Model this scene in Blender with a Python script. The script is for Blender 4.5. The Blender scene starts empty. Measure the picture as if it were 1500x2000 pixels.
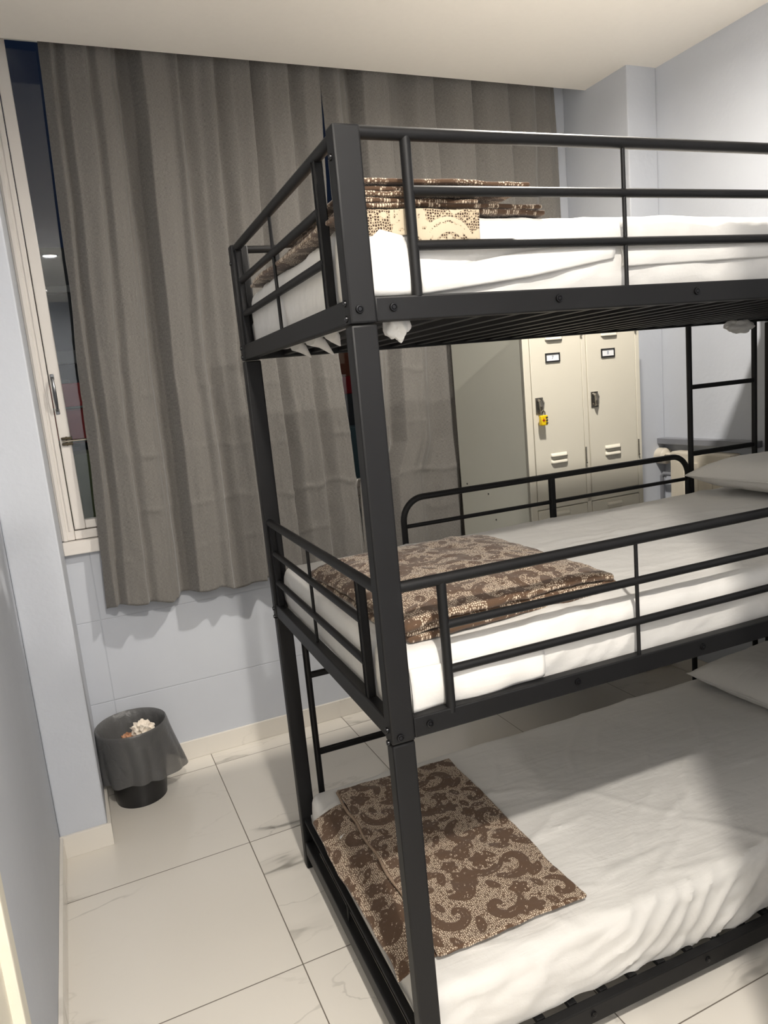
import bpy, bmesh, math, random
import numpy as np
from mathutils import Vector, Matrix, noise as mnoise

# ------------------------------------------------------------------ camera, light, exposure
S = bpy.context.scene
COL = S.collection
TH = 0.0338                                    # the room is turned a little against the bed
CT, ST = math.cos(TH), math.sin(TH)
CAM_R = [[0.922879, -0.373803, -0.09255], [-0.149665, -0.126724, -0.980582], [0.354817, 0.91881, -0.172896]]
CAM_C = [-0.43221, -1.19161, 1.5445]
cd = bpy.data.cameras.new('camera'); cam = bpy.data.objects.new('camera', cd); COL.objects.link(cam)
cd.sensor_fit = 'HORIZONTAL'; cd.sensor_width = 36; cd.lens = 1404.93 / 1500 * 36; cd.clip_start = 0.02
r0, r1, r2 = CAM_R
m = Matrix(((r0[0], -r1[0], -r2[0], CAM_C[0]), (r0[1], -r1[1], -r2[1], CAM_C[1]), (r0[2], -r1[2], -r2[2], CAM_C[2]), (0, 0, 0, 1)))
cam.matrix_world = m
S.camera = cam
S.view_settings.view_transform = 'Standard'; S.view_settings.look = 'None'
S.view_settings.exposure = 0.07; S.view_settings.gamma = 1.0; S.view_settings.use_curve_mapping = False
W = bpy.data.worlds.new('night'); S.world = W; W.use_nodes = True
W.node_tree.nodes['Background'].inputs[0].default_value = (0.010, 0.016, 0.035, 1)
W.node_tree.nodes['Background'].inputs[1].default_value = 0.5
LAMPS = [(-0.17, -1.55, 3400.0, 0.05), (1.02, 0.43, 2050.0, 0.05), (-0.17, -3.3, 1400.0, 0.05)]   # u, v, strength, radius
LAMP_COL = (1.0, 0.935, 0.85)
ZC = 2.824                                     # ceiling height
rnd = random.Random(7)

# ------------------------------------------------------------------ materials
class NT:
    def __init__(s, name, rough=0.5, metallic=0.0, spec=0.5):
        s.m = bpy.data.materials.new(name); s.m.use_nodes = True
        s.t = s.m.node_tree; s.b = s.t.nodes['Principled BSDF']
        s.b.inputs['Roughness'].default_value = rough; s.b.inputs['Metallic'].default_value = metallic
        s.b.inputs['Specular IOR Level'].default_value = spec
    def n(s, typ, **kw):
        x = s.t.nodes.new(typ)
        for k, v in kw.items(): setattr(x, k, v)
        return x
    def put(s, sock, v):
        if hasattr(v, 'is_output'): s.t.links.new(v, sock)
        else: sock.default_value = v
    def math(s, op, a, b=0.0, c=None, clamp=False):
        x = s.n('ShaderNodeMath', operation=op, use_clamp=clamp)
        s.put(x.inputs[0], a); s.put(x.inputs[1], b)
        if c is not None: s.put(x.inputs[2], c)
        return x.outputs[0]
    def mix(s, f, a, b):
        x = s.n('ShaderNodeMix', data_type='RGBA')
        s.put(x.inputs[0], f); s.put(x.inputs[6], a); s.put(x.inputs[7], b)
        return x.outputs[2]
    def ramp(s, v, lo, hi):
        x = s.n('ShaderNodeMapRange', interpolation_type='SMOOTHSTEP')
        s.put(x.inputs[0], v); x.inputs[1].default_value = lo; x.inputs[2].default_value = hi
        return x.outputs[0]
    def coord(s, kind='Object'):
        return s.n('ShaderNodeTexCoord').outputs[kind]
    def noise(s, vec, scale, detail=3, rough=0.5, dist=0.0):
        x = s.n('ShaderNodeTexNoise'); s.put(x.inputs['Vector'], vec)
        x.inputs['Scale'].default_value = scale; x.inputs['Detail'].default_value = detail
        x.inputs['Roughness'].default_value = rough; x.inputs['Distortion'].default_value = dist
        return x.outputs['Fac']
    def bump(s, h, strength, dist=0.01):
        x = s.n('ShaderNodeBump'); x.inputs['Strength'].default_value = strength; x.inputs['Distance'].default_value = dist
        s.put(x.inputs['Height'], h); s.t.links.new(x.outputs[0], s.b.inputs['Normal'])
    def base(s, v): s.put(s.b.inputs['Base Color'], v)
def lin(r, g, b):
    f = lambda c: ((c / 255 + 0.055) / 1.055) ** 2.4 if c > 10 else c / 255 / 12.92
    return (f(r), f(g), f(b), 1)

def simple(name, col, rough=0.5, metallic=0.0, spec=0.5, var=0.06, scale=30, bump=0.0):
    k = NT(name, rough, metallic, spec)
    nz = k.noise(k.coord(), scale, 4)
    d = tuple(c * (1 - var) for c in col[:3]) + (1,)
    k.base(k.mix(nz, col, d))
    if bump: k.bump(nz, bump, 0.002)
    return k.m

def mat_wall():
    k = NT('wall_paint', 0.62, spec=0.3)
    co = k.coord()
    a = k.noise(co, 1.3, 5, 0.6); b = k.noise(co, 55, 3)
    k.base(k.mix(k.ramp(a, 0.3, 0.7), lin(197, 201, 208), lin(191, 195, 203)))
    k.bump(k.math('ADD', k.math('MULTIPLY', a, 1.0), k.math('MULTIPLY', b, 0.12)), 0.35, 0.02)
    return k.m
def mat_tiled_wall():          # painted-over tiles under the window: joints at 0.353 m x 0.6 m
    k = NT('painted_tile_wall', 0.55, spec=0.35)
    co = k.coord(); sp = k.n('ShaderNodeSeparateXYZ'); k.put(sp.inputs[0], co)
    def joint(v, o, p):
        f = k.math('FRACT', k.math('DIVIDE', k.math('ADD', v, -o + 20 * p), p))
        d = k.math('MULTIPLY', k.math('MINIMUM', f, k.math('SUBTRACT', 1.0, f)), p)
        return k.math('SUBTRACT', 1.0, k.ramp(d, 0.0008, 0.0035))
    j = k.math('MAXIMUM', joint(sp.outputs[2], 0.349, 0.353), joint(sp.outputs[0], -0.46, 1.2))
    low = k.math('LESS_THAN', sp.outputs[2], 1.0)
    j = k.math('MULTIPLY', j, low)
    a = k.noise(co, 1.3, 5, 0.6)
    k.base(k.mix(k.math('MULTIPLY', j, 0.3), k.mix(k.ramp(a, 0.3, 0.7), lin(197, 201, 208), lin(191, 195, 203)), lin(150, 155, 165)))
    k.bump(k.math('SUBTRACT', k.math('MULTIPLY', a, 0.5), k.math('MULTIPLY', j, 0.25)), 0.3, 0.02)
    return k.m
def mat_ceiling():
    k = NT('ceiling_paint', 0.75, spec=0.2)
    co = k.coord(); b = k.noise(co, 40, 3)
    k.base(k.mix(b, lin(243, 238, 230), lin(239, 234, 226))); k.bump(b, 0.1, 0.003)
    return k.m
def mat_marble(name, tile=True, ox=-0.102, oy=1.184, p=0.6245):
    k = NT(name, 0.16, spec=0.5)
    co = k.coord(); sp = k.n('ShaderNodeSeparateXYZ'); k.put(sp.inputs[0], co)
    u = k.math('DIVIDE', k.math('ADD', sp.outputs[0], -ox + 20 * p), p)
    v = k.math('DIVIDE', k.math('ADD', sp.outputs[1], -oy + 20 * p), p)
    cell = k.n('ShaderNodeCombineXYZ'); k.put(cell.inputs[0], k.math('FLOOR', u)); k.put(cell.inputs[1], k.math('FLOOR', v))
    wn = k.n('ShaderNodeTexWhiteNoise', noise_dimensions='3D'); k.put(wn.inputs[0], cell.outputs[0])
    sc = k.n('ShaderNodeVectorMath', operation='MULTIPLY_ADD'); k.put(sc.inputs[0], wn.outputs['Color']); sc.inputs[1].default_value = (9, 9, 9); k.put(sc.inputs[2], co)
    mp = k.n('ShaderNodeMapping'); k.put(mp.inputs[0], sc.outputs[0]); mp.inputs['Rotation'].default_value = (0, 0, 0.45); mp.inputs['Scale'].default_value = (0.55, 1.7, 1.0)
    n1 = k.noise(mp.outputs[0], 1.15, 5, 0.46, 0.3)
    n2 = k.noise(mp.outputs[0], 2.6, 5, 0.5, 0.4)
    mask = k.ramp(k.noise(sc.outputs[0], 1.7, 2), 0.48, 0.66)
    v1 = k.math('SUBTRACT', 1.0, k.ramp(k.math('ABSOLUTE', k.math('SUBTRACT', n1, 0.5)), 0.0, 0.011))
    v2 = k.math('SUBTRACT', 1.0, k.ramp(k.math('ABSOLUTE', k.math('SUBTRACT', n2, 0.5)), 0.0, 0.009))
    soft = k.math('SUBTRACT', 1.0, k.ramp(k.math('ABSOLUTE', k.math('SUBTRACT', n1, 0.5)), 0.0, 0.05))
    vein = k.math('ADD', k.math('MULTIPLY', k.math('MULTIPLY', v1, mask), 0.75), k.math('MULTIPLY', k.math('MULTIPLY', v2, mask), 0.30))
    vein = k.math('ADD', vein, k.math('MULTIPLY', k.math('MULTIPLY', soft, mask), 0.22), clamp=True)
    c = k.mix(vein, lin(222, 217, 208), lin(128, 124, 116))
    if tile:
        def jt(f):
            f = k.math('FRACT', f); d = k.math('MULTIPLY', k.math('MINIMUM', f, k.math('SUBTRACT', 1.0, f)), p)
            return k.math('SUBTRACT', 1.0, k.ramp(d, 0.0010, 0.0022))
        j = k.math('MAXIMUM', jt(u), jt(v))
        c = k.mix(j, c, lin(112, 104, 94))
        k.put(k.b.inputs['Roughness'], k.math('ADD', k.math('MULTIPLY', j, 0.5), 0.17))
        k.bump(k.math('SUBTRACT', 1.0, j), 0.4, 0.001)
    k.base(c)
    return k.m
def mat_curtain():
    k = NT('grey_curtain_cloth', 0.9, spec=0.15)
    co = k.coord('UV')
    mp = k.n('ShaderNodeMapping'); k.put(mp.inputs[0], co); mp.inputs['Scale'].default_value = (900, 90, 1)
    mq = k.n('ShaderNodeMapping'); k.put(mq.inputs[0], co); mq.inputs['Scale'].default_value = (90, 900, 1)
    a = k.noise(mp.outputs[0], 1, 2); b = k.noise(mq.outputs[0], 1, 2)
    w = k.math('ADD', k.math('MULTIPLY', a, 0.5), k.math('MULTIPLY', b, 0.5))
    big = k.noise(co, 2.0, 3)
    c = k.mix(k.ramp(w, 0.3, 0.7), lin(86, 84, 81), lin(130, 127, 122))
    k.base(k.mix(k.math('MULTIPLY', big, 0.35), c, lin(114, 110, 106)))
    k.bump(w, 0.25, 0.001)
    k.b.inputs['Sheen Weight'].default_value = 0.25
    return k.m
def mat_sheet():
    k = NT('white_sheet_cotton', 0.85, spec=0.2)
    co = k.coord()
    a = k.noise(co, 420, 2); b = k.noise(co, 9, 4, 0.5, 0.6)
    mp = k.n('ShaderNodeMapping'); k.put(mp.inputs[0], co); mp.inputs['Rotation'].default_value = (0, 0, 0.5); mp.inputs['Scale'].default_value = (3, 14, 6)
    c = k.noise(mp.outputs[0], 1.6, 5, 0.55, 0.4)
    k.base(k.mix(b, lin(216, 214, 210), lin(210, 208, 204)))
    h = k.math('ADD', k.math('MULTIPLY', a, 0.02), k.math('ADD', k.math('MULTIPLY', b, 0.35), k.math('MULTIPLY', c, 0.4)))
    k.bump(h, 0.6, 0.016)
    k.b.inputs['Sheen Weight'].default_value = 0.15
    return k.m
def mat_blanket(name, fig, cell, line, thr=0.15):
    k = NT(name, 0.95, spec=0.1)
    uv = k.coord('UV')
    wob = k.n('ShaderNodeTexNoise'); k.put(wob.inputs['Vector'], uv); wob.inputs['Scale'].default_value = 60
    av = k.n('ShaderNodeVectorMath', operation='MULTIPLY_ADD'); k.put(av.inputs[0], wob.outputs['Color']); av.inputs[1].default_value = (0.002, 0.002, 0); k.put(av.inputs[2], uv)
    vo = k.n('ShaderNodeTexVoronoi', feature='DISTANCE_TO_EDGE'); k.put(vo.inputs['Vector'], av.outputs[0]); vo.inputs['Scale'].default_value = 215; vo.inputs['Randomness'].default_value = 0.5
    at = k.n('ShaderNodeAttribute', attribute_name='motif')
    net = k.ramp(vo.outputs['Distance'], thr * 0.7, thr * 1.5)
    f = k.ramp(at.outputs['Fac'], 0.0008, 0.0022)
    nz = k.noise(uv, 260, 2)
    ground = k.mix(net, line, cell)
    c = k.mix(f, k.mix(k.math('MULTIPLY', nz, 0.4), fig, line), ground)
    k.base(c)
    h = k.math('ADD', k.math('MULTIPLY', k.math('SUBTRACT', 1.0, f), 0.7), k.math('MULTIPLY', nz, 0.5))
    k.bump(h, 0.5, 0.0012)
    k.b.inputs['Sheen Weight'].default_value = 0.2
    return k.m
def mat_emit(name, col, st):
    mm = bpy.data.materials.new(name); mm.use_nodes = True; t = mm.node_tree; t.nodes.clear()
    o = t.nodes.new('ShaderNodeOutputMaterial'); e = t.nodes.new('ShaderNodeEmission')
    e.inputs[0].default_value = (*col, 1); e.inputs[1].default_value = st; t.links.new(e.outputs[0], o.inputs[0])
    return mm
def mat_glass():
    k = NT('window_glass', 0.0); k.b.inputs['Transmission Weight'].default_value = 1.0; k.b.inputs['IOR'].default_value = 1.5
    k.b.inputs['Base Color'].default_value = (0.85, 0.9, 0.9, 1)
    return k.m
def mat_bag():
    k = NT('grey_plastic_bag', 0.32, spec=0.5)
    co = k.coord(); a = k.noise(co, 22, 4, 0.6, 1.0)
    k.base(lin(92, 92, 92)); k.b.inputs['Transmission Weight'].default_value = 0.0
    k.b.inputs['Alpha'].default_value = 0.86
    k.bump(a, 0.5, 0.01)
    return k.m

M = dict(
    wall=mat_wall(), twall=mat_tiled_wall(), ceil=mat_ceiling(), floor=mat_marble('marble_floor_tiles'),
    skirt=mat_marble('marble_skirting', False),
    black=simple('satin_black_metal', lin(20, 20, 21), 0.48, 0.0, 0.25, 0.12, 60, 0.04),
    bolt=simple('black_bolt', lin(30, 30, 32), 0.25, 0.6),
    curtain=mat_curtain(), sheet=mat_sheet(),
    mattress=simple('mattress_ticking', lin(205, 200, 190), 0.9),
    blanket=mat_blanket('brown_lace_blanket', lin(88, 68, 53), lin(212, 196, 174), lin(98, 78, 63), 0.17),
    blanket_r=mat_blanket('cream_blanket_reverse', lin(194, 180, 156), lin(70, 54, 44), lin(186, 170, 144), 0.13),
    piping=simple('cream_brown_piping', lin(170, 148, 128), 0.9, 0, 0.1, 0.6, 90),
    locker=simple('cream_locker_enamel', lin(218, 213, 198), 0.36, 0, 0.5, 0.03, 8),
    lockside=simple('grey_green_locker_side', lin(200, 200, 188), 0.42, 0, 0.5, 0.05, 8),
    dark=simple('dark_gap', lin(60, 58, 54), 0.8), chrome=simple('dull_steel', lin(150, 146, 138), 0.25, 0.9),
    label=simple('white_label_card', lin(238, 240, 242), 0.6), labelframe=simple('black_label_frame', lin(32, 32, 34), 0.4),
    ink=simple('blue_grey_ink', lin(120, 130, 150), 0.7),
    yellow=simple('yellow_padlock_plastic', lin(235, 200, 20), 0.35), red=simple('red_mark', lin(170, 50, 30), 0.5),
    alu=simple('cream_aluminium', lin(224, 219, 213), 0.38, 0.0, 0.5, 0.05, 5),
    glass=mat_glass(), brass=simple('dark_brass', lin(70, 62, 48), 0.35, 0.8),
    steelh=simple('grey_steel_handle', lin(110, 112, 115), 0.3, 0.8),
    binb=simple('black_bin_plastic', lin(28, 28, 30), 0.4), bag=mat_bag(),
    tissue=simple('crumpled_tissue', lin(232, 222, 208), 0.8, 0, 0.2, 0.1, 40, 0.4), kraft=simple('brown_wrapper', lin(176, 128, 96), 0.6),
    rad=simple('radiator_enamel', lin(222, 214, 198), 0.4), ledge=simple('grey_painted_ledge', lin(132, 134, 140), 0.4),
    casing=simple('cream_door_casing', lin(226, 220, 204), 0.5),
    facade=simple('dark_facade', lin(60, 66, 72), 0.8, 0, 0.3, 0.4, 3), facade2=simple('grey_facade', lin(120, 124, 126), 0.8, 0, 0.3, 0.3, 3),
    redwall=simple('red_panel', lin(150, 24, 34), 0.6), green=simple('green_awning', lin(84, 96, 62), 0.8), brick=simple('brown_brick', lin(120, 62, 40), 0.8),
    teal=simple('teal_awning', lin(70, 96, 104), 0.7), lampring=simple('white_lamp_ring', lin(235, 235, 232), 0.4),
)

# ------------------------------------------------------------------ helpers
def wpos(u, v, z=0.0): return (u * CT - v * ST, u * ST + v * CT, z)
def link(o, parent=None):
    COL.objects.link(o)
    if parent is not None: o.parent = parent
    return o
def empty(name, label, cat, loc=(0, 0, 0), rz=0.0, group=None, kind=None):
    o = bpy.data.objects.new(name, None); o.empty_display_size = 0.1; COL.objects.link(o)
    o.location = loc; o.rotation_euler = (0, 0, rz)
    tag(o, label, cat, group, kind); return o
def tag(o, label=None, cat=None, group=None, kind=None):
    if label: o['label'] = label
    if cat: o['category'] = cat
    if group: o['group'] = group
    if kind: o['kind'] = kind
    return o
class MB:
    """collects shapes for ONE mesh object"""
    def __init__(s): s.v = []; s.f = []; s.uv = None; s.motif = None; s.hard = False
    def add(s, v, f):
        o = len(s.v); s.v += [tuple(p) for p in v]; s.f += [tuple(i + o for i in q) for q in f]; return s
    def box(s, x0, y0, z0, x1, y1, z1, bev=0.0):
        s.hard = True
        if x1 < x0: x0, x1 = x1, x0
        if y1 < y0: y0, y1 = y1, y0
        if z1 < z0: z0, z1 = z1, z0
        b = min(bev, (x1 - x0) * .45, (y1 - y0) * .45, (z1 - z0) * .45)
        if b <= 0:
            v = [(x, y, z) for x in (x0, x1) for y in (y0, y1) for z in (z0, z1)]
            return s.add(v, [(0, 1, 3, 2), (4, 6, 7, 5), (0, 4, 5, 1), (2, 3, 7, 6), (0, 2, 6, 4), (1, 5, 7, 3)])
        bm = bmesh.new(); bmesh.ops.create_cube(bm, size=1)
        for q in bm.verts: q.co = Vector(((x0 + x1) / 2 + q.co.x * (x1 - x0), (y0 + y1) / 2 + q.co.y * (y1 - y0), (z0 + z1) / 2 + q.co.z * (z1 - z0)))
        bmesh.ops.bevel(bm, geom=list(bm.edges), offset=b, segments=2, affect='EDGES', profile=0.5)
        return s.frombm(bm)
    def frombm(s, bm):
        bm.verts.index_update()
        s.add([q.co.copy() for q in bm.verts], [[q.index for q in f.verts] for f in bm.faces]); bm.free(); return s
    def tube(s, pts, r, n=20, square=False, cap=True):
        pts = [Vector(p) for p in pts]; rings = []; up = None
        N = len(pts)
        for i, p in enumerate(pts):
            t = ((pts[min(i + 1, N - 1)] - p).normalized() + (p - pts[max(i - 1, 0)]).normalized()).normalized()
            if up is None:
                up = Vector((0, 0, 1)) if abs(t.z) < 0.9 else Vector((0, 1, 0))
            a = (up - t * up.dot(t)).normalized(); b = t.cross(a); up = a
            rr = r[i] if isinstance(r, (list, tuple)) else r
            k = 1.0
            if 0 < i < N - 1:
                c = (pts[i + 1] - p).normalized().dot((p - pts[i - 1]).normalized()); k = 1 / max(0.5, math.sqrt((1 + c) / 2))
            ring = []
            if square:
                e = rr * 0.22
                for (sa, sb) in ((1, 1), (-1, 1), (-1, -1), (1, -1)):
                    ring += [(sa * (rr - (e if sa == sb else 0)), sb * (rr - (0 if sa == sb else e))), (sa * (rr - (0 if sa == sb else e)), sb * (rr - (e if sa == sb else 0)))]
            else:
                ring = [(rr * math.cos(2 * math.pi * j / n), rr * math.sin(2 * math.pi * j / n)) for j in range(n)]
            rings.append([p + a * x * k + b * y for x, y in ring])
        m_ = len(rings[0]); v = [q for rg in rings for q in rg]; f = []
        for i in range(N - 1):
            for j in range(m_):
                f.append((i * m_ + j, i * m_ + (j + 1) % m_, (i + 1) * m_ + (j + 1) % m_, (i + 1) * m_ + j))
        if cap: f.append(tuple(range(m_))[::-1]); f.append(tuple(range((N - 1) * m_, N * m_)))
        return s.add(v, f)
    def lathe(s, prof, n=40, c=(0, 0, 0), axis='z'):
        v = []; f = []
        for (r, z) in prof:
            for j in range(n):
                a = 2 * math.pi * j / n; x, y = r * math.cos(a), r * math.sin(a)
                q = (x, y, z) if axis == 'z' else ((x, -z, y) if axis == 'y' else (z, x, y))
                v.append((c[0] + q[0], c[1] + q[1], c[2] + q[2]))
        for i in range(len(prof) - 1):
            for j in range(n): f.append((i * n + j, i * n + (j + 1) % n, (i + 1) * n + (j + 1) % n, (i + 1) * n + j))
        return s.add(v, f)
    def build(s, name, mat, parent=None, smooth=None, label=None, loc=None, rz=None, doubles=False):
        me = bpy.data.meshes.new(name); me.from_pydata([tuple(q) for q in s.v], [], [list(q) for q in s.f]); me.update()
        bm = bmesh.new(); bm.from_mesh(me)
        if doubles: bmesh.ops.remove_doubles(bm, verts=bm.verts, dist=1e-6)
        if s.uv is None: bmesh.ops.recalc_face_normals(bm, faces=bm.faces)
        bm.to_mesh(me); bm.free()
        me.materials.append(mat)
        if s.uv is not None:
            ul = me.uv_layers.new(name='UVMap'); idx = np.zeros(len(me.loops), dtype=np.int32); me.loops.foreach_get('vertex_index', idx)
            ul.data.foreach_set('uv', np.asarray(s.uv, dtype=np.float32)[idx].ravel())
        if s.motif is not None:
            at = me.attributes.new('motif', 'FLOAT', 'POINT'); at.data.foreach_set('value', np.asarray(s.motif, dtype=np.float32))
        if smooth is None: smooth = True
        me.polygons.foreach_set('use_smooth', [bool(smooth)] * len(me.polygons))
        if smooth and s.uv is None:
            try: me.set_sharp_from_angle(angle=math.radians(20 if s.hard else 40))
            except Exception: pass
        o = bpy.data.objects.new(name, me); link(o, parent)
        if loc: o.location = loc
        if rz is not None: o.rotation_euler = (0, 0, rz)
        if label: o['label'] = label
        return o
def struct(name, mb, mat, parent=None):                 # setting, built in room coordinates
    o = mb.build(name, mat, parent)
    if parent is None: o.rotation_euler = (0, 0, TH); o['kind'] = 'structure'
    return o
def fbm(x, y, z=0.0, o=3):
    return mnoise.fractal(Vector((x, y, z)), 0.7, 2.0, o)
def axis_lines(h, r, step):
    """grid lines from -h to h with extra lines inside the rounding"""
    e = [-h, -h + r * .25, -h + r * .55, -h + r]
    n = max(1, int(math.ceil(2 * (h - r) / step)))
    mid = [-h + r + (2 * (h - r)) * i / n for i in range(1, n)]
    return e + mid + [-q for q in e[::-1]]
def rbox(hx, hy, hz, r, stepx, stepy=None, stepz=None):
    """rounded box as numpy verts + faces, dense grid"""
    X = axis_lines(hx, r, stepx); Y = axis_lines(hy, r, stepy or stepx); Z = axis_lines(hz, min(r, hz * .98), stepz or stepx)
    idx = {}; V = []; F = []
    def vid(i, j, k):
        q = (i, j, k)
        if q not in idx: idx[q] = len(V); V.append((X[i], Y[j], Z[k]))
        return idx[q]
    nx, ny, nz = len(X) - 1, len(Y) - 1, len(Z) - 1
    for i in range(nx):
        for j in range(ny):
            F.append((vid(i, j, nz), vid(i + 1, j, nz), vid(i + 1, j + 1, nz), vid(i, j + 1, nz)))
            F.append((vid(i, j, 0), vid(i, j + 1, 0), vid(i + 1, j + 1, 0), vid(i + 1, j, 0)))
    for i in range(nx):
        for k in range(nz):
            F.append((vid(i, 0, k), vid(i + 1, 0, k), vid(i + 1, 0, k + 1), vid(i, 0, k + 1)))
            F.append((vid(i, ny, k), vid(i, ny, k + 1), vid(i + 1, ny, k + 1), vid(i + 1, ny, k)))
    for j in range(ny):
        for k in range(nz):
            F.append((vid(0, j, k), vid(0, j, k + 1), vid(0, j + 1, k + 1), vid(0, j + 1, k)))
            F.append((vid(nx, j, k), vid(nx, j + 1, k), vid(nx, j + 1, k + 1), vid(nx, j, k + 1)))
    V = np.array(V, dtype=float); h = np.array([hx, hy, hz]); rr = np.minimum(r, h * .98)
    inner = np.clip(V, -(h - rr), h - rr); d = V - inner
    L = np.linalg.norm(d / rr, axis=1, keepdims=True); L[L < 1e-9] = 1
    nrm = (d / rr) / L
    P = inner + nrm * rr
    return P, F, nrm

# ------------------------------------------------------------------ the lace pattern of the blankets (signed distance, metres)
PW, PH, PR = 0.40, 0.46, 0.002
def make_pattern():
    nx, ny = int(PW / PR), int(PH / PR)
    gx, gy = np.meshgrid((np.arange(nx) + .5) * PR, (np.arange(ny) + .5) * PR, indexing='ij')
    D = np.full((nx, ny), 0.05)
    def seg(ax, ay, ra, bx_, by_, rb):
        nonlocal D
        for ox in (-PW, 0, PW):
            for oy in (-PH, 0, PH):
                x0, x1 = min(ax, bx_) + ox - .07, max(ax, bx_) + ox + .07
                y0, y1 = min(ay, by_) + oy - .07, max(ay, by_) + oy + .07
                if x1 < 0 or x0 > PW or y1 < 0 or y0 > PH: continue
                i0, i1 = max(0, int(x0 / PR)), min(nx, int(x1 / PR) + 1); j0, j1 = max(0, int(y0 / PR)), min(ny, int(y1 / PR) + 1)
                if i0 >= i1 or j0 >= j1: continue
                X = gx[i0:i1, j0:j1] - ax - ox; Y = gy[i0:i1, j0:j1] - ay - oy; dx, dy = bx_ - ax, by_ - ay
                L2 = dx * dx + dy * dy + 1e-12; t = np.clip((X * dx + Y * dy) / L2, 0, 1)
                d = np.hypot(X - t * dx, Y - t * dy) - (ra + (rb - ra) * t)
                D[i0:i1, j0:j1] = np.minimum(D[i0:i1, j0:j1], d)
    def stroke(pts, rad):
        for a, b, r_, q in zip(pts[:-1], pts[1:], rad[:-1], rad[1:]): seg(a[0], a[1], r_, b[0], b[1], q)
    def scroll(x, y, ang, size, turn=1, w=0.009):
        """an S stem that ends in a spiral"""
        pts = []; n = 34
        for i in range(n):
            t = i / (n - 1); a = ang + turn * (0.3 + 5.6 * t ** 1.25); r = size * (1 - t) ** 0.85
            pts.append((x + r * math.cos(a), y + r * math.sin(a)))
        stroke(pts, [w * (0.35 + 0.9 * math.sin(math.pi * min(1, .12 + .95 * i / n))) for i in range(n)])
    def leaf(x, y, ang, L, w):
        n = 9; stroke([(x + L * i / n * math.cos(ang + .35 * i / n), y + L * i / n * math.sin(ang + .35 * i / n)) for i in range(n + 1)],
                      [w * math.sin(math.pi * (0.12 + .88 * i / n)) ** .8 + .0012 for i in range(n + 1)])
    def flower(x, y, R_, n=5, a0=0.0, ringp=True):
        for i in range(n):
            a = a0 + 2 * math.pi * i / n; cx, cy = x + R_ * math.cos(a), y + R_ * math.sin(a)
            if ringp:
                e = R_ * .46; m_ = 12
                stroke([(cx + e * 1.25 * math.cos(q) * math.cos(a) - e * .8 * math.sin(q) * math.sin(a), cy + e * 1.25 * math.cos(q) * math.sin(a) + e * .8 * math.sin(q) * math.cos(a)) for q in [2 * math.pi * j / m_ for j in range(m_ + 1)]], [R_ * .17] * (m_ + 1))
            else: leaf(x + R_ * .3 * math.cos(a), y + R_ * .3 * math.sin(a), a - .2, R_ * 1.1, R_ * .42)
        seg(x, y, R_ * .2, x + .0001, y, R_ * .2)
    def arc(x, y, r, a0, a1, w):
        n = 24; stroke([(x + r * math.cos(a0 + (a1 - a0) * i / n), y + r * math.sin(a0 + (a1 - a0) * i / n)) for i in range(n + 1)], [w * (.5 + .6 * math.sin(math.pi * i / n)) for i in range(n + 1)])
    scroll(.085, .10, 2.4, .062, 1, .010); scroll(.20, .075, .2, .055, -1, .010); scroll(.30, .20, 3.5, .065, 1, .011)
    scroll(.10, .30, 5.2, .060, -1, .010); scroll(.255, .36, 1.3, .060, 1, .010); scroll(.36, .40, 4.3, .048, -1, .009)
    scroll(.03, .42, .4, .040, 1, .008); scroll(.355, .055, 2.0, .045, -1, .008)
    flower(.165, .195, .022, 6); flower(.345, .30, .020, 5, .4); flower(.045, .205, .019, 5, .9); flower(.175, .435, .020, 6, .2)
    flower(.27, .10, .017, 5, .3, False); flower(.20, .285, .018, 6, .1, False); flower(.03, .335, .016, 5, 0, False); flower(.31, .445, .016, 5, .5, False)
    arc(.235, .235, .052, 3.3, 5.9, .0075); arc(.235, .228, .034, 3.4, 5.6, .004)
    for i, (x, y, a, L, w) in enumerate([(.14, .13, .7, .06, .012), (.14, .13, 1.5, .055, .011), (.14, .13, 2.3, .05, .010), (.33, .13, 1.2, .055, .012), (.33, .13, .4, .05, .010), (.24, .30, 2.6, .05, .011),
                                         (.24, .30, 1.9, .045, .009), (.08, .37, .3, .055, .012), (.08, .37, -.5, .05, .011), (.39, .24, 2.2, .05, .011), (.12, .025, 1.0, .045, .010), (.24, .02, 2.0, .045, .010),
                                         (.06, .26, 5.4, .04, .009), (.37, .35, .8, .045, .010), (.29, .28, 5.5, .05, .010), (.12, .235, 4.0, .04, .009), (.21, .155, 5.0, .035, .009), (.01, .14, 1.2, .045, .010), (.01, .06, 4.6, .04, .009)]):
        leaf(x, y, a, L, w)
    for x, y in [(.22, .215), (.235, .21), (.25, .216), (.11, .17), (.29, .40), (.15, .35), (.06, .06), (.30, .06), (.38, .17), (.20, .40)]: seg(x, y, .004, x + .001, y, .004)
    rr = random.Random(11)
    for t in range(500):                      # small leaves and blossoms fill the open ground
        i, j = rr.randrange(nx), rr.randrange(ny)
        if D[i, j] < .0205: continue
        x, y = gx[i, j], gy[i, j]
        if rr.random() < .45 and D[i, j] > .022: flower(x, y, min(.015, D[i, j] * .75), 5, rr.random() * 6, rr.random() < .5)
        else:
            a = rr.random() * 6.28; L = min(.034, D[i, j] * 1.7); leaf(x - L * .45 * math.cos(a), y - L * .45 * math.sin(a), a, L * .9, min(.0075, D[i, j] * .45))
    # thin light line inside the fat shapes
    return np.where((D < -0.0056) & (D > -0.0080), 0.004, D)
PAT = make_pattern()
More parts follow.
